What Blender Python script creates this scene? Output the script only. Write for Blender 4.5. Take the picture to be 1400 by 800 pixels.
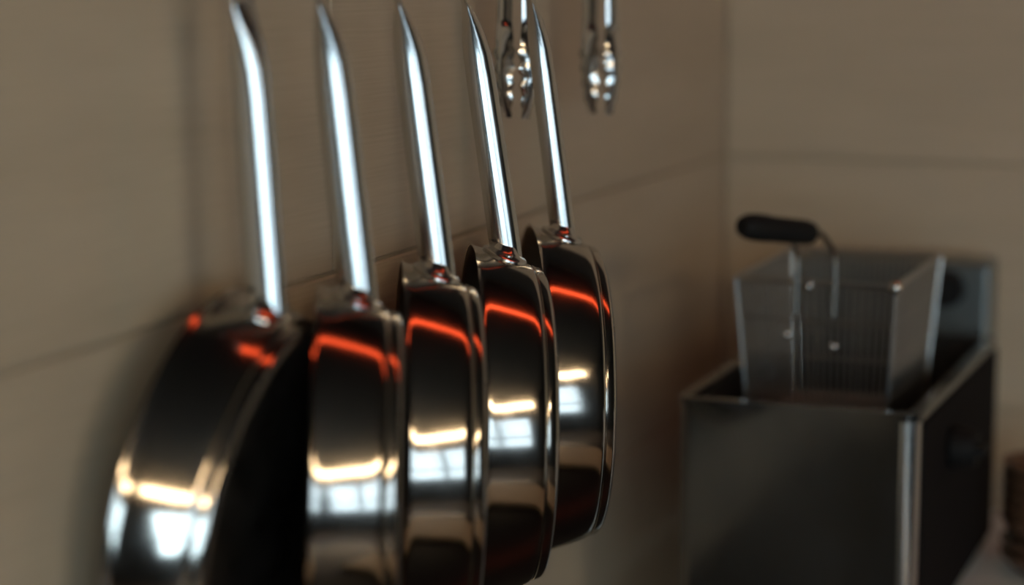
import bpy, bmesh, math, random
from mathutils import Vector, Matrix
random.seed(4)
PI = math.pi
R = math.radians
for o in list(bpy.data.objects):
    bpy.data.objects.remove(o)
SC = bpy.context.scene
C = SC.collection

# ------------------------------------------------------------------ camera
F = 2960.0                      # focal length in pixels of the 1400 px wide frame
CAM = Vector((0.73, 0.0, 1.60))
cd = bpy.data.cameras.new('camera')
cam = bpy.data.objects.new('camera', cd)
C.objects.link(cam)
cam.location = CAM
cam.rotation_euler = (R(90 - 8.65), 0, R(21.2))
cd.sensor_width = 36
cd.lens = F / 1400 * 36
cd.clip_start = 0.02
cd.dof.use_dof = True
cd.dof.focus_distance = 1.74
cd.dof.aperture_fstop = 2.0
SC.camera = cam
CM = cam.rotation_euler.to_matrix()

def ray(x, y):
    return (CM @ Vector(((x - 700) / F, -(y - 400) / F, -1))).normalized()
def at(x, y, X=None, Y=None, Z=None):
    """where the sight line of a pixel meets the plane X, Y or Z"""
    d = ray(x, y)
    if X is not None: t = (X - CAM.x) / d.x
    elif Y is not None: t = (Y - CAM.y) / d.y
    else: t = (Z - CAM.z) / d.z
    return CAM + d * t

# ------------------------------------------------------------------ world, lights, exposure
vs = SC.view_settings
vs.view_transform = 'Standard'
vs.look = 'None'
vs.gamma = 1
vs.use_curve_mapping = False
vs.exposure = 0.38
w = bpy.data.worlds.new('world')
SC.world = w
w.use_nodes = True
bg = w.node_tree.nodes['Background']
bg.inputs[0].default_value = (0.55, 0.75, 0.95, 1)
bg.inputs[1].default_value = 0.6

# room box
RX, RY0, RY1, RZ = 3.7, -1.7, 2.62, 2.7
WZ0, WZ1 = .80, 1.98                                   # sill and head of the window in the wall behind the camera
WIN_R = (-1.55, .35)                                  # span of its return along wall_right
WIN_F = (1.05, 3.45)                                    # its span along wall_front
def area(name, loc, rot, sx, sy, col, power):
    l = bpy.data.lights.new(name, 'AREA')
    l.shape = 'RECTANGLE'; l.size = sx; l.size_y = sy
    l.color = col; l.energy = power
    o = bpy.data.objects.new(name, l); C.objects.link(o)
    o.location = loc; o.rotation_euler = rot
    return o
area('daylight_at_side_window', (RX + .16, sum(WIN_R) / 2, (WZ0 + WZ1) / 2), (0, R(90), 0), WZ1 - WZ0 + .1, WIN_R[1] - WIN_R[0] + .1, (.66, .86, 1), 15)
area('daylight_at_window', (sum(WIN_F) / 2, RY0 - .16, (WZ0 + WZ1) / 2), (R(90), 0, 0), WIN_F[1] - WIN_F[0] + .1, WZ1 - WZ0 + .1, (.64, .87, 1), 44)

# ------------------------------------------------------------------ materials
def mat(name, col, rough=.5, metal=0, emis=None, estr=0, noise=None, bump=0, nscale=(20, 20, 20), spec=.5, aniso=0, rvar=0):
    m = bpy.data.materials.new(name); m.use_nodes = True
    nt = m.node_tree; b = nt.nodes['Principled BSDF']
    b.inputs['Base Color'].default_value = (*col, 1)
    b.inputs['Roughness'].default_value = rough
    b.inputs['Metallic'].default_value = metal
    b.inputs['Specular IOR Level'].default_value = spec
    if aniso: b.inputs['Anisotropic'].default_value = aniso
    if emis:
        b.inputs['Emission Color'].default_value = (*emis, 1)
        b.inputs['Emission Strength'].default_value = estr
    if noise or bump or rvar:
        tc = nt.nodes.new('ShaderNodeTexCoord'); mp = nt.nodes.new('ShaderNodeMapping')
        mp.inputs['Scale'].default_value = nscale
        nz = nt.nodes.new('ShaderNodeTexNoise'); nz.inputs['Scale'].default_value = 1; nz.inputs['Detail'].default_value = 6
        nt.links.new(tc.outputs['Object'], mp.inputs[0]); nt.links.new(mp.outputs[0], nz.inputs[0])
        if noise:
            mx = nt.nodes.new('ShaderNodeMix'); mx.data_type = 'RGBA'
            mx.inputs[6].default_value = (*col, 1); mx.inputs[7].default_value = (*noise, 1)
            nt.links.new(nz.outputs[0], mx.inputs[0]); nt.links.new(mx.outputs[2], b.inputs['Base Color'])
        if bump:
            bp = nt.nodes.new('ShaderNodeBump'); bp.inputs['Strength'].default_value = bump; bp.inputs['Distance'].default_value = .001
            nt.links.new(nz.outputs[0], bp.inputs['Height']); nt.links.new(bp.outputs[0], b.inputs['Normal'])
        if rvar:
            mr = nt.nodes.new('ShaderNodeMapRange')
            mr.inputs[1].default_value = .3; mr.inputs[2].default_value = .7
            mr.inputs[3].default_value = rough; mr.inputs[4].default_value = rough + rvar
            nt.links.new(nz.outputs[0], mr.inputs[0]); nt.links.new(mr.outputs[0], b.inputs['Roughness'])
    return m

def tile_mat(name, c1, c2):
    """matt porcelain with a fine horizontal weave"""
    m = bpy.data.materials.new(name); m.use_nodes = True
    nt = m.node_tree; b = nt.nodes['Principled BSDF']; N = nt.nodes.new; L = nt.links.new
    tc = N('ShaderNodeTexCoord')
    def noise(sc, det=4):
        mp = N('ShaderNodeMapping'); mp.inputs['Scale'].default_value = sc
        nz = N('ShaderNodeTexNoise'); nz.inputs['Scale'].default_value = 1; nz.inputs['Detail'].default_value = det
        L(tc.outputs['Object'], mp.inputs[0]); L(mp.outputs[0], nz.inputs[0]); return nz
    fine = noise((9, 9, 420)); broad = noise((2.2, 2.2, 14))
    ad = N('ShaderNodeMath'); ad.operation = 'ADD'
    L(fine.outputs[0], ad.inputs[0]); L(broad.outputs[0], ad.inputs[1])
    mr = N('ShaderNodeMapRange'); mr.inputs[1].default_value = .65; mr.inputs[2].default_value = 1.35
    L(ad.outputs[0], mr.inputs[0])
    mx = N('ShaderNodeMix'); mx.data_type = 'RGBA'
    mx.inputs[6].default_value = (*c1, 1); mx.inputs[7].default_value = (*c2, 1)
    L(mr.outputs[0], mx.inputs[0]); L(mx.outputs[2], b.inputs['Base Color'])
    b.inputs['Roughness'].default_value = .5
    b.inputs['Specular IOR Level'].default_value = .35
    bp = N('ShaderNodeBump'); bp.inputs['Strength'].default_value = .12; bp.inputs['Distance'].default_value = .0006
    L(fine.outputs[0], bp.inputs['Height']); L(bp.outputs[0], b.inputs['Normal'])
    return m

M = dict(
    tile=tile_mat('beige_porcelain', (.43, .36, .26), (.52, .44, .325)),
    grout=mat('grout', (.36, .30, .22), .9),
    paint=mat('dull_paint', (.022, .019, .016), .8, noise=(.016, .014, .012), nscale=(3, 3, 3)),
    floor=mat('floor_tile', (.09, .07, .055), .5, noise=(.12, .09, .07), nscale=(4, 4, 4)),
    pan=mat('polished_steel', (.56, .52, .47), .085, 1, rvar=.05, bump=.05, nscale=(40, 40, 40), aniso=.3),
    panin=mat('pan_inside_steel', (.33, .31, .29), .32, 1, rvar=.1, nscale=(30, 30, 30)),
    base=mat('pan_base_steel', (.28, .26, .24), .25, 1, rvar=.12, bump=.05, nscale=(25, 25, 25)),
    handle=mat('handle_steel', (.66, .65, .63), .15, 1, rvar=.06, nscale=(300, 20, 300)),
    steel=mat('brushed_steel', (.50, .50, .50), .32, 1, rvar=.15, nscale=(6, 6, 10)),
    fryer=mat('greasy_steel', (.19, .185, .18), .10, 1, rvar=.14, nscale=(16, 16, 11)),
    wire=mat('basket_wire', (.46, .46, .45), .32, 1),
    black=mat('black_plastic', (.008, .008, .008), .65, spec=.2),
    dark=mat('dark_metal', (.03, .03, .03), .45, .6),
    oil=mat('dark_oil', (.02, .012, .005), .08),
    frame=mat('window_frame', (.10, .12, .13), .5),
    bowl=mat('brown_stoneware', (.15, .08, .045), .4, noise=(.09, .045, .025), nscale=(30, 30, 90)),
    white=mat('white_enamel', (.75, .74, .70), .4),
    red=mat('glowing_element', (.4, .05, .02), .5, emis=(1.0, .10, .03), estr=2.2),
    tube=mat('warm_tube', (.9, .85, .7), .5, emis=(1.0, .74, .46), estr=12),
    warm=mat('lit_cabinet_back', (.6, .4, .2), .6, emis=(1.0, .62, .28), estr=1.0),
    board=mat('pale_beech', (.60, .48, .32), .5, noise=(.52, .40, .26), nscale=(20, 3, 20)),
    slab=mat('dark_slab', (.02, .02, .02), .35),
    head=mat('satin_steel', (.22, .24, .24), .3, 1, rvar=.1, nscale=(8, 8, 8)),
    rod=mat('dark_rod', (.2, .2, .19), .45, 1),
    top=mat('pale_sheen_steel', (.80, .90, .95), .4, 0, rvar=.15, nscale=(8, 8, 8)),  # bluish reflection on the steel put into a pale, non-metal colour
    sidep=mat('matt_black_side', (.012, .010, .010), .9, spec=.08),  # near-black matt finish for the sheet over the fryer's right side
    wood=mat('stained_wood', (.16, .05, .03), .5, noise=(.10, .03, .02), nscale=(3, 20, 20)),
)
g = bpy.data.materials.new('window_glass'); g.use_nodes = True
nt = g.node_tree; nt.nodes.clear()
out = nt.nodes.new('ShaderNodeOutputMaterial'); tr = nt.nodes.new('ShaderNodeBsdfTransparent')
gl = nt.nodes.new('ShaderNodeBsdfGlossy'); gl.inputs['Roughness'].default_value = .02
ms = nt.nodes.new('ShaderNodeMixShader'); ms.inputs[0].default_value = .06
nt.links.new(tr.outputs[0], ms.inputs[1]); nt.links.new(gl.outputs[0], ms.inputs[2]); nt.links.new(ms.outputs[0], out.inputs[0])
M['glass'] = g

# ------------------------------------------------------------------ mesh helpers
def obj(name, bm, m, parent=None, smooth=True, angle=35):
    me = bpy.data.meshes.new(name)
    bmesh.ops.recalc_face_normals(bm, faces=bm.faces)
    if smooth:
        for f in bm.faces: f.smooth = True
        ca = math.cos(R(angle))
        for e in bm.edges:
            if len(e.link_faces) == 2 and e.link_faces[0].normal.dot(e.link_faces[1].normal) < ca:
                e.smooth = False
    bm.to_mesh(me); bm.free()
    o = bpy.data.objects.new(name, me); C.objects.link(o)
    for q in (m if isinstance(m, (list, tuple)) else [m]): me.materials.append(q)
    if parent: o.parent = parent
    return o
def tag(o, label=None, cat=None, group=None, kind=None):
    if label: o['label'] = label
    if cat: o['category'] = cat
    if group: o['group'] = group
    if kind: o['kind'] = kind
    return o
def thing(name, label, cat, loc=(0, 0, 0), mw=None, group=None):
    o = bpy.data.objects.new(name, None); C.objects.link(o)
    o.empty_display_size = .05
    if mw is not None: o.matrix_world = mw
    else: o.location = loc
    return tag(o, label, cat, group)
def box(bm, x0, x1, y0, y1, z0, z1, bev=0, seg=2):
    r = bmesh.ops.create_cube(bm, size=1)
    bmesh.ops.scale(bm, vec=(x1 - x0, y1 - y0, z1 - z0), verts=r['verts'])
    bmesh.ops.translate(bm, vec=((x0 + x1) / 2, (y0 + y1) / 2, (z0 + z1) / 2), verts=r['verts'])
    if bev:
        es = {e for v in r['verts'] for e in v.link_edges}
        bmesh.ops.bevel(bm, geom=list(es), offset=bev, segments=seg, affect='EDGES', profile=.5)
    return bm
def B(*a, **k): return box(bmesh.new(), *a, **k)
def tube(bm, pts, r, n=10, closed=False, cap=True, up=None):
    """sweep: r is a radius, or a list with one (a, b) half-section per point; a lies along `up`"""
    pts = [Vector(p) for p in pts]; rings = []; N = len(pts)
    prev = Vector(up) if up else None
    for i, p in enumerate(pts):
        if closed: t = pts[(i + 1) % N] - pts[i - 1]
        else: t = pts[min(i + 1, N - 1)] - pts[max(i - 1, 0)]
        t.normalize()
        if prev is None:
            prev = Vector((0, 0, 1)) if abs(t.z) < .9 else Vector((1, 0, 0))
        a = (prev - t * prev.dot(t)).normalized(); b = t.cross(a)
        if not up: prev = a
        ra, rb = r[i] if isinstance(r, list) else (r, r)
        rings.append([bm.verts.new(p + a * (math.cos(2 * PI * k / n) * ra) + b * (math.sin(2 * PI * k / n) * rb)) for k in range(n)])
    for i in range(N if closed else N - 1):
        A_, B_ = rings[i], rings[(i + 1) % N]
        for k in range(n): bm.faces.new((A_[k], A_[(k + 1) % n], B_[(k + 1) % n], B_[k]))
    if cap and not closed:
        bm.faces.new(rings[0][::-1]); bm.faces.new(rings[-1])
    return bm
def lathe(bm, prof, n=96, mats=None):
    """revolve (r, z) about local z"""
    rings = []
    for r, z in prof:
        if r < 1e-6: rings.append([bm.verts.new((0, 0, z))] * n)
        else: rings.append([bm.verts.new((r * math.cos(2 * PI * k / n), r * math.sin(2 * PI * k / n), z)) for k in range(n)])
    for i in range(len(prof) - 1):
        A_, B_ = rings[i], rings[i + 1]
        for k in range(n):
            vs_ = []
            for v in (A_[k], A_[(k + 1) % n], B_[(k + 1) % n], B_[k]):
                if v not in vs_: vs_.append(v)
            f = bm.faces.new(vs_)
            if mats: f.material_index = mats[i]
    return bm
def spline(pts, n):
    """Catmull-Rom through the points"""
    P = [Vector(p) for p in pts]; P = [P[0] * 2 - P[1]] + P + [P[-1] * 2 - P[-2]]
    res = []
    for i in range(1, len(P) - 2):
        for k in range(n):
            t = k / n; a, b, c, d = P[i - 1:i + 3]
            res.append(.5 * ((2 * b) + (c - a) * t + (2 * a - 5 * b + 4 * c - d) * t * t + (3 * b - a - 3 * c + d) * t ** 3))
    res.append(P[-2]); return res

# ------------------------------------------------------------------ room shell
TH = .30                                    # tile course height
J0 = 1.362                                  # height of the course joint seen in the picture
def tiled_wall(name, along, length0, length1, shifts, tl=1.2):
    """backing of grout with every tile proud of it; along 'Y' = wall on X=0, 'X' = wall on Y=RY1"""
    if along == 'Y': bm = B(-.12, -.003, length0, length1, 0, RZ)
    else: bm = B(length0 - .12, length1 + .12, RY1 + .003, RY1 + .12, 0, RZ)
    wall = tag(obj(name, bm, M['grout'], smooth=False), kind='structure')
    z = J0 - 5 * TH; row = 0; g = .0016
    top = J0 + 2 * TH
    if along == 'Y': up_ = B(-.004, .006, length0, length1, top + .002, RZ)
    else: up_ = B(length0 + .006, length1, RY1 - .006, RY1 + .004, top + .002, RZ)
    obj('added_dark_band', up_, M['paint'], wall, smooth=False)  # unseen dark band, added so the tops of the pans mirror darkness
    while z < top - .01:
        za, zb = max(z, 0) + g, min(z + TH, RZ) - g
        if zb - za > .01:
            s = shifts[row % len(shifts)]
            k = math.floor((length0 - s) / tl)
            while s + k * tl < length1:
                a, b = max(s + k * tl, length0) + g, min(s + (k + 1) * tl, length1) - g
                if b - a > .01:
                    if along == 'Y': t = B(-.010, 0, a, b, za, zb, bev=.0012, seg=1)
                    else: t = B(a, b, RY1, RY1 + .010, za, zb, bev=.0012, seg=1)
                    obj('tile', t, M['tile'], wall, smooth=False)
                k += 1
        z += TH; row += 1
    return wall
tiled_wall('wall_left', 'Y', RY0, RY1, (1.87, 1.50))
tiled_wall('wall_back', 'X', 0.0, RX, (.95, .75))
tag(obj('floor', B(-.12, RX + .12, RY0 - .12, RY1 + .12, -.1, 0), M['floor'], smooth=False), kind='structure')
tag(obj('ceiling', B(-.12, RX + .12, RY0 - .12, RY1 + .12, RZ, RZ + .1), M['paint'], smooth=False), kind='structure')
def glazed_wall(name, wname, along, span):
    """wall with a barred window; along 'Y' lies on X=RX, along 'X' lies on Y=RY0"""
    a0, a1 = (RY0, RY1) if along == 'Y' else (0, RX)
    y0, y1 = span
    def bb(bm, u0, u1, d0, d1, z0, z1):
        if along == 'Y': box(bm, RX + d0, RX + d1, u0, u1, z0, z1)
        else: box(bm, u0, u1, RY0 - d1, RY0 - d0, z0, z1)
        return bm
    bm = bmesh.new()
    for q in ((a0, y0, 0, RZ), (y1, a1, 0, RZ), (y0, y1, 0, WZ0), (y0, y1, WZ1, RZ)): bb(bm, q[0], q[1], 0, .12, q[2], q[3])
    tag(obj(name, bm, M['paint'], smooth=False), kind='structure')
    n = round((y1 - y0) / .75); bm = bmesh.new()
    bb(bm, y0, y1, -.01, .07, WZ0, WZ0 + .05); bb(bm, y0, y1, -.01, .07, WZ1 - .05, WZ1)
    for i in range(n + 1):
        c = y0 + (y1 - y0) * i / n; c = min(max(c, y0 + .025), y1 - .025)
        bb(bm, c - .025, c + .025, -.01, .07, WZ0, WZ1)
    wn = tag(obj(wname, bm, M['frame'], smooth=False), kind='structure')
    zb = WZ0 + (WZ1 - WZ0) * .36
    obj('glazing_bar', bb(bmesh.new(), y0 + .02, y1 - .02, -.005, .065, zb - .025, zb + .025), M['frame'], wn, smooth=False)
    for i in range(n):
        c, d = y0 + (y1 - y0) * i / n, y0 + (y1 - y0) * (i + 1) / n
        for e, f in ((WZ0 + .05, zb - .025), (zb + .025, WZ1 - .05)):
            obj('pane', bb(bmesh.new(), c + .02, d - .02, .03, .034, e, f), M['glass'], wn, smooth=False)
glazed_wall('wall_front', 'window_1', 'X', WIN_F)
glazed_wall('wall_right', 'window_2', 'Y', WIN_R)

# ------------------------------------------------------------------ fixtures of the room that the steel mirrors
def tube_light(label, c, rz, half):
    t = thing('tube_light', label, 'light', mw=Matrix.Translation(c) @ Matrix.Rotation(R(rz), 4, 'Z'))
    obj('housing', B(-half, half, 0, .048, -.12, .12, bev=.004), M['white'], t, smooth=False)
    for dz in (-.07, .07):
        obj('tube', tube(bmesh.new(), [(-half + .03, -.042, dz), (half - .03, -.042, dz)], .034, 16), M['tube'], t)
        for q in (-1, 1):
            x = q * (half - .025)
            obj('tube_holder', B(x - .014, x + .014, -.072, .002, dz - .045, dz + .045), M['white'], t, smooth=False)
tube_light('twin warm fluorescent tube light above the window behind the camera position', (1.75, RY0 + .052, 2.42), 180, .8)
tube_light('twin warm fluorescent tube light on the bare wall facing the hanging pans', (RX - .05, -.5, 2.40), -90, 1.15)
def heat_lamp(x0, x1, y, z, rz):
    t = thing('heat_lamp', 'suspended infrared heat lamp with a glowing red plate above the hanging pans', 'lamp', ((x0 + x1) / 2, y, z))
    t.rotation_euler.z = R(rz)
    h = (x1 - x0) / 2
    bm = bmesh.new()
    prof = [(-.10, -.02), (-.085, .03), (-.05, .05), (.05, .05), (.085, .03), (.10, -.02)]
    loop = prof + [(a * .95, b - .004) for a, b in prof][::-1]
    A_ = [bm.verts.new((-h, a, b)) for a, b in loop]; Bq = [bm.verts.new((h, a, b)) for a, b in loop]
    n = len(loop)
    for k in range(n): bm.faces.new((A_[k], A_[(k + 1) % n], Bq[(k + 1) % n], Bq[k]))
    for k in range(5):
        bm.faces.new((A_[k], A_[k + 1], A_[n - 2 - k], A_[n - 1 - k])); bm.faces.new((Bq[k], Bq[k + 1], Bq[n - 2 - k], Bq[n - 1 - k]))
    obj('reflector', bm, M['dark'], t, smooth=False)
    obj('element', B(-h + .02, h - .02, -.04, .04, 0, .02, bev=.005), M['red'], t, smooth=False)
    for q in (-1, 1):
        obj('element_holder', B(q * (h - .02) - .01, q * (h - .02) + .01, -.065, .065, -.008, .048), M['white'], t, smooth=False)
        obj('hanger', tube(bmesh.new(), [(q * h * .8, 0, .05), (q * h * .8, 0, RZ - z)], .004, 8), M['dark'], t)
heat_lamp(.15, 1.45, 2.06, 2.45, 34)

# ------------------------------------------------------------------ hook rail on the left wall
HX = (.055, .078, .076, .078, .079)                # how far each handle tip hangs off the wall
tip_px = [(332, -43), (439, -47), (545, -44), (636, -40), (725, -41)]
tips = [at(x, y, X=h) for (x, y), h in zip(tip_px, HX)]
RAILZ = 1.680
rail = thing('hook_rail', 'steel rail with wire hooks fixed along the beige tiled wall', 'rail', (0, 1.6, RAILZ))
obj('bar', B(.012, .022, -.62, .48, -.02, .02, bev=.003), M['steel'], rail, smooth=False)
for y in (-.5, .36):
    obj('wall_bracket', tube(bmesh.new(), [(.0004, y, 0), (.013, y, 0)], .012, 14), M['steel'], rail)
def hook(p, parent):
    """wire hook from the bar down and through a loop whose top inner edge is at p (rail space)"""
    pts = spline([(.022, p.y, 0), (.028, p.y, -.004), (p.x - .014, p.y, p.z + .010), (p.x - .012, p.y, p.z - .002), (p.x, p.y, p.z - .0045),
                  (p.x + .012, p.y, p.z + .001), (p.x + .015, p.y, p.z + .014)], 5)
    return obj('hook', tube(bmesh.new(), pts, .0022, 8), M['steel'], parent)

# ------------------------------------------------------------------ pans
PROF = [(0, 1.0), (.0010, .9955), (.0024, .989), (.0040, .9845), (.008, .9775), (.014, .967), (.020, .956), (.026, .9445), (.032, .9325), (.038, .920), (.0445, .9055),
        (.0485, .8955), (.0512, .886), (.0528, .877), (.0536, .871), (.0542, .871), (.0548, .875), (.060, .865), (.0625, .852), (.064, .832)]
def make_pan(label, tip, yaw, tilt, Rr, depth, hlean, hl, hw, fo_=1.0):
    k = depth / .064
    prof = [(q * Rr, s * k) for s, q in PROF]
    # frame: local z = from the rim to the base, local y = towards the handle
    nb = Vector((math.cos(R(yaw)) * math.cos(R(tilt)), math.sin(R(yaw)) * math.cos(R(tilt)), -math.sin(R(tilt))))
    u = (Vector((0, 0, 1)) - nb * nb.z).normalized(); xx = u.cross(nb)
    rot = Matrix((xx, u, nb)).transposed()
    sa = .030 * k
    ra = [a for a, s in prof if s <= sa][-1]
    ln = R(hlean)
    # centre line of the handle in pan space
    hp = lambda d, off=0: Vector((0, ra + d * math.cos(ln) + off * math.sin(ln), sa - d * math.sin(ln) + off * math.cos(ln)))
    tl = hp(hl)
    org = tip - rot @ tl
    root = thing('frying_pan', label, 'pan', mw=Matrix.Translation(org) @ rot.to_4x4(), group=None)
    # body: outside, then back along the inside
    t = .0022
    outer = prof
    inner = [(max(a - t, .001), min(s, depth - .006)) for a, s in prof if s < depth - .007][::-1]
    bm = bmesh.new()
    lathe(bm, [(Rr - t, .0004)] + outer[:15], 128)
    body = obj('body', bm, M['pan'], root, angle=50)
    fl = depth - .0075
    inn = [(a - t, s) for a, s in outer if s < fl - .002]
    bm = bmesh.new()
    rl = inn[-1][0]
    lathe(bm, [(Rr - t, .0004)] + inn[1:] + [(rl - .006, fl), (rl * .5, fl), (0, fl)], 128)
    obj('inside', bm, M['panin'], root, angle=60)
    rb = outer[-1][0]
    bm = bmesh.new()
    lathe(bm, outer[13:] + [(rb - .006, depth), (rb - .010, depth - .0006), (rb * .62, depth - .0008), (rb * .61, depth - .0004), (rb * .3, depth - .0008), (0, depth - .0008)], 128, mats=[1] * 5 + [0] * 20)
    obj('base', bm, [M['base'], M['pan']], root, angle=50)
    # handle: round tube pressed flat towards the end, with an open hanging loop
    bm = bmesh.new(); pts = []; sec = []
    for d, a, b, off in ((-.004, 1.02, .0098, 0), (.02, 1.03, .0100, 0), (.06, 1.0, .0100, 0), (.10, .98, .0100, 0), (.14, .95, .0100, 0),
                         (.160, .90, .0106, -.0002), (.172, .80, .0118, -.0008), (.182, .65, .0134, -.0015), (.190, .48, .0148, -.0024), (.196, .34, .0158, -.0032), (.202, .20, .0166, -.0040), (.205, .12, .0170, -.0043)):
        pts.append(hp(d * hl / .226, off * fo_)); sec.append((a * hw, b))
    tube(bm, pts, sec, 28, up=(0, -math.sin(0), 1))
    hd = obj('handle', bm, M['handle'], root, angle=50)
    bm = bmesh.new(); loop = []
    for q in range(28):
        th = 2 * PI * q / 28
        loop.append(hp(.212 * hl / .226 + .0165 * math.cos(th), -.0044 * fo_) + Vector((.0140 * math.sin(th), 0, 0)))
    tube(bm, loop, [(.0014, .0042)] * 28, 10, closed=True, up=(0, 0, 1))
    obj('hanging_loop', bm, M['handle'], hd)
    # oval flange hugging the side wall and the collar weld
    bm = bmesh.new(); n = 36
    def wall_r(s):
        for i in range(len(prof) - 1):
            if prof[i][1] <= s <= prof[i + 1][1]:
                f = (s - prof[i][1]) / (prof[i + 1][1] - prof[i][1] + 1e-9); return prof[i][0] + (prof[i + 1][0] - prof[i][0]) * f
        return prof[-1][0]
    rings = []
    for fr, hgt in ((1.0, -.001), (1.0, .0016), (.93, .0030), (.74, .0036), (.62, .0052), (.56, .0078), (.50, .0095)):
        rg = []
        for q in range(n):
            th = 2 * PI * q / n
            X_ = .025 * fr * math.cos(th); s = sa - .001 + .0175 * fr * math.sin(th)
            rr = wall_r(s) + hgt
            rg.append(bm.verts.new((X_, math.sqrt(max(rr * rr - X_ * X_, 0)), s)))
        rings.append(rg)
    for i in range(len(rings) - 1):
        for q in range(n): bm.faces.new((rings[i][q], rings[i][(q + 1) % n], rings[i + 1][(q + 1) % n], rings[i + 1][q]))
    bm.faces.new(rings[-1])
    fo = obj('handle_flange', bm, M['handle'], root, angle=40)
    for sx in (-1, 1):
        bm = bmesh.new()
        bmesh.ops.create_uvsphere(bm, u_segments=14, v_segments=8, radius=.0034)
        bmesh.ops.scale(bm, vec=(1, .55, 1), verts=bm.verts)
        rr = wall_r(sa)
        bmesh.ops.translate(bm, vec=(sx * .0195, math.sqrt(rr * rr - .0195 ** 2) + .0036, sa), verts=bm.verts)
        obj('rivet', bm, M['handle'], fo)
    # hook on the rail
    lt = root.matrix_world @ (hp(.212 * hl / .226 + .0165 - .0030, -.0044 * fo_))
    hook(lt - Vector((0, 1.6, RAILZ)), rail)
    return root

PANS = [ # label, yaw, tilt, R, depth, lean, handle length, handle half-width
    ('wide polished steel frying pan with its dark base turned out, first before the open wall', 4.0, 6.3, .157, .056, 9.6, .222, .0132),
    ('polished steel frying pan hanging between the wide dark-based pan and the middle pan', 24.3, 1.8, .138, .059, 7.5, .227, .0132),
    ('middle polished steel frying pan of the row, two pans hanging on either side', 26.2, 1.4, .145, .058, 8.4, .226, .0128),
    ('polished steel frying pan hanging between the middle pan and the small end pan', 27, 1.4, .145, .059, 9.6, .226, .0122),
    ('smallest polished steel frying pan with the thinnest handle, end of the row towards the fryer', 27.2, 1.0, .144, .059, 8.3, .226, .0105),
]
for (lb, yw, tl, rr, dp, lean, hl_, hw_), tp in zip(PANS, tips):
    make_pan(lb, tp, yw, tl, rr, dp, lean, hl_, hw_, .25 if rr > .15 else 1)

# ------------------------------------------------------------------ tongs
def make_tongs(label, px_l, px_r, ybot, X, yaw):
    """two spring arms hanging from the rail, scalloped heads down"""
    a = at((px_l + px_r) / 2, ybot, X=X)
    L_ = RAILZ - .02 - a.z; LA = L_ - .010
    t = thing('tongs', label, 'tongs', mw=Matrix.Translation(a) @ Matrix.Rotation(R(yaw), 4, 'Z'))
    gap = .0135
    for s in (-1, 1):
        bm = bmesh.new(); rows = []
        n = 44; m = 8
        for i in range(n + 1):
            d = i / n * LA                       # from the tip up
            head = .083
            if d < head:
                f = d / head
                wd = .0045 + .0085 * min(1, (f * 1.5)) ** .7 if f < .7 else .013 - .0035 * (f - .7) / .3
                wd *= 1 + (.2 * math.cos(2 * PI * d / .0145) if d < .066 else 0)
                cup = .007 * math.sin(PI * min(1, f * 1.05))
                off = gap * s * (1.0 - .25 * math.exp(-d * 60))
            else:
                f = (d - head) / (LA - head)
                wd = .0095; cup = .0034; off = s * (gap * (1 - f * .6) + .002 * math.sin(PI * f))
            row = []
            for j in range(m + 1):
                v = -1 + 2 * j / m
                row.append(Vector((off + s * cup * (1 - v * v), v * wd, d)))
            rows.append(row)
        # solid sheet 1 mm thick
        def grid(dx): return [[bm.verts.new(p + Vector((dx * s, 0, 0))) for p in r] for r in rows]
        g1, g2 = grid(0), grid(.0012)
        for i in range(n):
            for j in range(m):
                bm.faces.new((g1[i][j], g1[i][j + 1], g1[i + 1][j + 1], g1[i + 1][j])); bm.faces.new((g2[i][j], g2[i + 1][j], g2[i + 1][j + 1], g2[i][j + 1]))
            for j in (0, m): bm.faces.new((g1[i][j], g1[i + 1][j], g2[i + 1][j], g2[i][j]))
        for j in range(m):
            for i in (0, n): bm.faces.new((g1[i][j], g1[i][j + 1], g2[i][j + 1], g2[i][j]))
        obj('arm', bm, M['handle'], t, angle=40)
    obj('pivot', tube(bmesh.new(), [(-.007, 0, L_ - .017), (.007, 0, L_ - .017)], .004, 12), M['steel'], t)
    lp = [(0, .010 * math.sin(2 * PI * q / 20), L_ - .004 + .010 * math.cos(2 * PI * q / 20)) for q in range(20)]
    obj('hanging_ring', tube(bmesh.new(), lp, .0015, 8, closed=True), M['steel'], t)
    top = t.matrix_world @ Vector((0, 0, L_ + .0045))
    hook(top - Vector((0, 1.6, RAILZ)), rail)
make_tongs('scalloped steel tongs hanging partly behind the last pan handle', 688, 724, 162, .045, -20)
make_tongs('scalloped steel tongs hanging alone against bare tile near the room corner', 800, 842, 156, .06, -22)

# ------------------------------------------------------------------ counter and fryer in the corner
CZ = .938                     # worktop under the fryer
LZ = .905                     # worktop under the pans
ct = thing('worktop_counter', 'pale blue-grey worktop under the fryer along the back wall', 'counter', (0, 0, 0))
obj('worktop', B(.125, 2.3, 1.985, RY1 - .002, CZ - .04, CZ, bev=.004), M['top'], ct, smooth=False)
obj('lower_shelf', B(.15, 2.27, 2.0, RY1 - .02, .25, .28), M['steel'], ct, smooth=False)
for x in (.15, 1.13, 2.22):
    for y in (2.0, RY1 - .06):
        obj('leg', B(x, x + .04, y, y + .04, 0, CZ - .04, bev=.004), M['steel'], ct, smooth=False)

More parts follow.
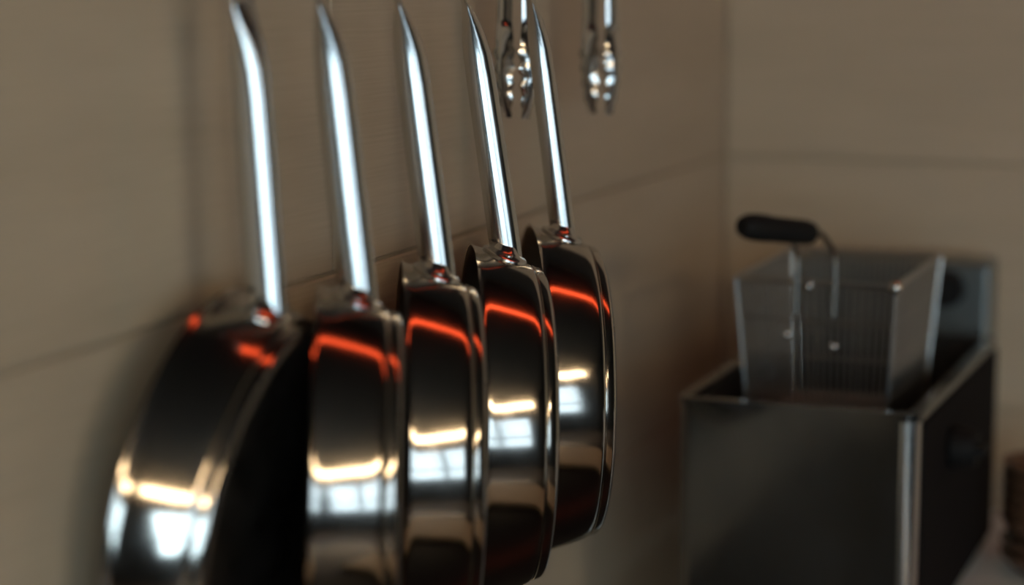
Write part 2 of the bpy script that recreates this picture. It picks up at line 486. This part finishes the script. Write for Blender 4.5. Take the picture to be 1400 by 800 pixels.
ct = thing('worktop_counter', 'dark slab worktop on steel legs along the wall below the hanging pans', 'counter', (0, 0, 0))
obj('worktop', B(.004, .80, .75, 1.98, LZ - .04, LZ, bev=.004), M['slab'], ct, smooth=False)
obj('lower_shelf', B(.03, .77, .79, 1.87, .25, .28), M['steel'], ct, smooth=False)
for x in (.04, .72):
    for y in (.79, 1.83):
        obj('leg', B(x, x + .04, y, y + .04, 0, LZ - .04, bev=.004), M['steel'], ct, smooth=False)
o = obj('cutting_board', B(-.10, .10, -.40, .40, 0, .025, bev=.006), M['board'], smooth=False)
o.location = (.58, 1.40, LZ)
tag(o, 'long pale wooden cutting board on the worktop below the pans', 'cutting board')
fl_ = at(926, 543, Y=2.006); fr_ = at(1257, 567, Y=2.006)
FX0, FX1, FY0, FZ = fl_.x, fr_.x, 2.006, (fl_.z + fr_.z) / 2
FY1 = 2.47
print('fryer', FX0, FX1, FZ)
fry = thing('deep_fryer', 'stainless steel countertop deep fryer with an open oil tank', 'fryer', ((FX0 + FX1) / 2, (FY0 + FY1) / 2, CZ))
hx, hy, hz = (FX1 - FX0) / 2, (FY1 - FY0) / 2, FZ - CZ
def rounded_wall(bm, x, y, z0, z1, rad, t, n=8):
    """open box with rounded upright corners and a wall thickness"""
    def loop(ex, ey, r, z):
        res = []
        for cx, cy, a0 in ((ex - r, ey - r, 0), (-ex + r, ey - r, 90), (-ex + r, -ey + r, 180), (ex - r, -ey + r, 270)):
            for k in range(n + 1):
                a = R(a0 + 90 * k / n); res.append(bm.verts.new((cx + r * math.cos(a), cy + r * math.sin(a), z)))
        return res
    Ls = [loop(x, y, rad, z0), loop(x, y, rad, z1), loop(x - t, y - t, max(rad - t, .002), z1), loop(x - t, y - t, max(rad - t, .002), z0)]
    for i in range(4):
        A_, B_ = Ls[i], Ls[(i + 1) % 4]; N = len(A_)
        for k in range(N): bm.faces.new((A_[k], A_[(k + 1) % N], B_[(k + 1) % N], B_[k]))
    return bm
obj('housing', rounded_wall(bmesh.new(), hx, hy, .012, hz - .008, .015, .003), M['fryer'], fry, angle=30)
obj('rim', rounded_wall(bmesh.new(), hx + .002, hy + .002, hz - .008, hz, .016, .012), M['fryer'], fry, angle=30)
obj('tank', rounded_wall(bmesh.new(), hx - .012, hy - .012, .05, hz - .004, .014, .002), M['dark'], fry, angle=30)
obj('oil', B(-hx + .014, hx - .014, -hy + .014, hy - .014, .05, hz - .07), M['oil'], fry, smooth=False)
obj('bottom_plate', B(-hx + .002, hx - .002, -hy + .002, hy - .002, .012, .018), M['dark'], fry, smooth=False)
obj('corner_highlight', tube(bmesh.new(), [(hx - .015, -hy + .015, .013), (hx - .015, -hy + .015, hz - .009)], .0153, 40), M['handle'], fry)  # brighter steel added on the bent corner to make its highlight strip
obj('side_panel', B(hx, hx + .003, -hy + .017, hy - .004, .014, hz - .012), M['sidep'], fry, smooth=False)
for sx in (-1, 1):
    for sy in (-1, 1):
        obj('foot', tube(bmesh.new(), [(sx * (hx - .03), sy * (hy - .03), 0), (sx * (hx - .03), sy * (hy - .03), .013)], .014, 16), M['black'], fry)
# head unit standing over the back of the tank
hp_ = at(1352, 362, Y=2.50)
HZ = hp_.z - CZ
HXL = -hx; HXR = hp_.x - (FX0 + FX1) / 2
print('head', HZ, HXR, hx)
yb = 2.50 - (FY0 + FY1) / 2
obj('head_unit', B(HXL, HXR, yb, yb + .07, .004, HZ, bev=.004), M['head'], fry, smooth=False)
def knob(name, p, axis, r, l):
    bm = bmesh.new()
    lathe(bm, [(0, 0), (r * .9, 0), (r, l * .15), (r * .96, l * .7), (r * .8, l), (0, l)], 28)
    box(bm, -r * .18, r * .18, -r * .85, r * .85, l * .6, l * 1.35, bev=.001)
    if axis == 'X': bmesh.ops.rotate(bm, cent=(0, 0, 0), matrix=Matrix.Rotation(R(90), 3, 'Y'), verts=bm.verts)
    else: bmesh.ops.rotate(bm, cent=(0, 0, 0), matrix=Matrix.Rotation(R(90), 3, 'X'), verts=bm.verts)
    bmesh.ops.translate(bm, vec=p, verts=bm.verts)
    return obj(name, bm, M['black'], fry, angle=30)
loc = Vector(fry.location)
k1 = at(1290, 398, Y=2.47) - loc; k1.y = yb
knob('thermostat_knob', k1, 'Y', .021, .03)
k2 = at(1308, 612, X=FX1 + .01) - loc; k2.x = hx + .003
knob('side_knob', k2, 'X', .022, .028)

# ------------------------------------------------------------------ wire basket
q0 = at(1006, 379, Y=2.075); q1 = at(1226, 393, Y=2.075)
BX0, BX1, BZ1 = q0.x, q1.x, (q0.z + q1.z) / 2
BY0, BY1, BZ0 = 2.075, 2.315, FZ - .045
print('basket', BX0, BX1, BZ1, BZ0)
bc = Vector(((BX0 + BX1) / 2, (BY0 + BY1) / 2, BZ0))
bk = thing('fryer_basket', 'wire mesh fryer basket with a black grip, raised over the fryer tank', 'basket', bc)
bx, by, bh = (BX1 - BX0) / 2, (BY1 - BY0) / 2, BZ1 - BZ0
tp_ = .86
def corner(z):
    f = tp_ + (1 - tp_) * z / bh; return bx * f, by * f
wr = .0011
def panel(pts_fn, n, levels):
    bm = bmesh.new()
    for i in range(n + 1):
        tube(bm, [pts_fn(i / n, 0), pts_fn(i / n, bh)], wr, 5)
    for k in range(1, levels):
        z = bh * k / levels
        tube(bm, [pts_fn(0, z), pts_fn(1, z)], wr, 5)
    return bm
def front(sy): return lambda f, z: ((-1 + 2 * f) * corner(z)[0], sy * corner(z)[1], z)
def side(sx): return lambda f, z: (sx * corner(z)[0], (-1 + 2 * f) * corner(z)[1], z)
for fn, n in ((front(-1), 24), (front(1), 24), (side(-1), 34), (side(1), 34)):
    tag(obj('wire_mesh', panel(fn, n, 4), M['wire'], bk), kind='stuff')
bm = bmesh.new(); cx, cy = corner(0)
for i in range(25):
    x = -cx + 2 * cx * i / 24; tube(bm, [(x, -cy, 0), (x, cy, 0)], wr, 5)
for i in range(35):
    y = -cy + 2 * cy * i / 34; tube(bm, [(-cx, y, 0), (cx, y, 0)], wr, 5)
tag(obj('wire_mesh', bm, M['wire'], bk), kind='stuff')
def rect(z, e=0):
    x, y = corner(z); x += e; y += e; r = .012; pts = []
    for ox, oy, a0 in ((x - r, y - r, 0), (-x + r, y - r, 90), (-x + r, -y + r, 180), (x - r, -y + r, 270)):
        for k in range(6):
            a = R(a0 + 18 * k); pts.append((ox + r * math.cos(a), oy + r * math.sin(a), z))
    return pts
obj('rim_wire', tube(bmesh.new(), rect(bh), .0030, 8, closed=True), M['wire'], bk)
obj('base_wire', tube(bmesh.new(), rect(0), .0022, 8, closed=True), M['wire'], bk)
for sx in (-1, 1):
    for sy in (-1, 1):
        a, b = corner(0); c_, d_ = corner(bh)
        obj('corner_wire', tube(bmesh.new(), [(sx * a, sy * b, 0), (sx * c_, sy * d_, bh)], .0022, 8), M['wire'], bk)
# handle: two rods rising from the front rim into a black grip
ga = at(1110, 319, Y=2.10) - bc; gb = at(1014, 309, Y=2.02) - bc
dr = (gb - ga).normalized()
print('grip', (gb - ga).length)
bm = bmesh.new(); n = 14
pts = [ga + (gb - ga) * (i / n) for i in range(n + 1)]
prof = [.92, 1.08, 1.12, 1.12, 1.12, 1.12, 1.12, 1.12, 1.12, 1.18, 1.2, 1.2, 1.18, 1.08, .8]
tube(bm, pts, [(.0112 * p, .0105 * p) for p in prof], 20, up=(0, 0, 1))
grip = obj('grip', bm, M['black'], bk, angle=60)
f1 = at(1142, 384, Y=2.075) - bc; f2 = at(1090, 381, Y=2.075) - bc
f1.y = -by; f2.y = -by
m1 = at(1136, 338, Y=2.085) - bc
for pts in ([ga + dr * .02, ga - dr * .006, at(1124, 321, Y=2.10) - bc, m1, f1 + Vector((0, -.001, .02)), f1 + Vector((0, -.003, -.035))],
            [ga + dr * .024 - Vector((0, 0, .004)), at(1086, 338, Y=2.085) - bc, f2 + Vector((0, -.001, .02)), f2 + Vector((0, -.003, -.035))]):
    obj('handle_rod', tube(bmesh.new(), spline(pts, 8), .0028, 10), M['rod'], bk)

# polished beads added on the front mesh and rim corner for its glints
for bxp, byp, r_ in ((1225, 393, .007), (1106, 391, .0045), (1075, 458, .0045), (1138, 475, .0040)):
    p = at(bxp, byp, Y=BY0) - bc
    p.y = -corner(max(p.z, 0))[1] - .002
    bm = bmesh.new(); bmesh.ops.create_uvsphere(bm, u_segments=16, v_segments=10, radius=r_)
    bmesh.ops.translate(bm, vec=p, verts=bm.verts)
    obj('glint_bead', bm, M['handle'], bk)

# ------------------------------------------------------------------ stacked brown bowls at the right
bp0 = at(1437, 790, Z=CZ)
def bowl(z, r, h, label, group):
    pr = [(0, .004), (r * .42, .004), (r * .44, 0), (r * .5, 0), (r * .52, .006), (r * .72, h * .34), (r * .9, h * .68), (r, h * .93), (r * 1.0, h), (r * .955, h),
          (r * .86, h * .7), (r * .66, h * .36), (r * .4, .011), (0, .011)]
    o = obj('bowl', lathe(bmesh.new(), pr, 56), M['bowl'], angle=40)
    o.location = (bp0.x, bp0.y, z)
    tag(o, label, 'bowl', group)
    return o
BL = [('brown stoneware saucer bowl resting on the pale worktop, lowest of its stack', 0, .056, .030),
      ('brown stoneware saucer bowl nested second from the bottom of its stack', .0145, .056, .030)]
NTH = ['third', 'fourth', 'fifth', 'sixth']
for k in range(5):
    BL.append((('deeper brown stoneware bowl nested %s from the bottom of its stack' % NTH[k]) if k < 4 else 'deeper brown stoneware bowl on the very top of its stack by the fryer',
               .027 + .0147 * k, .056, .044))
for lb, dz, r, h in BL: bowl(CZ + dz, r, h, lb, 'brown bowls stacked on the worktop')
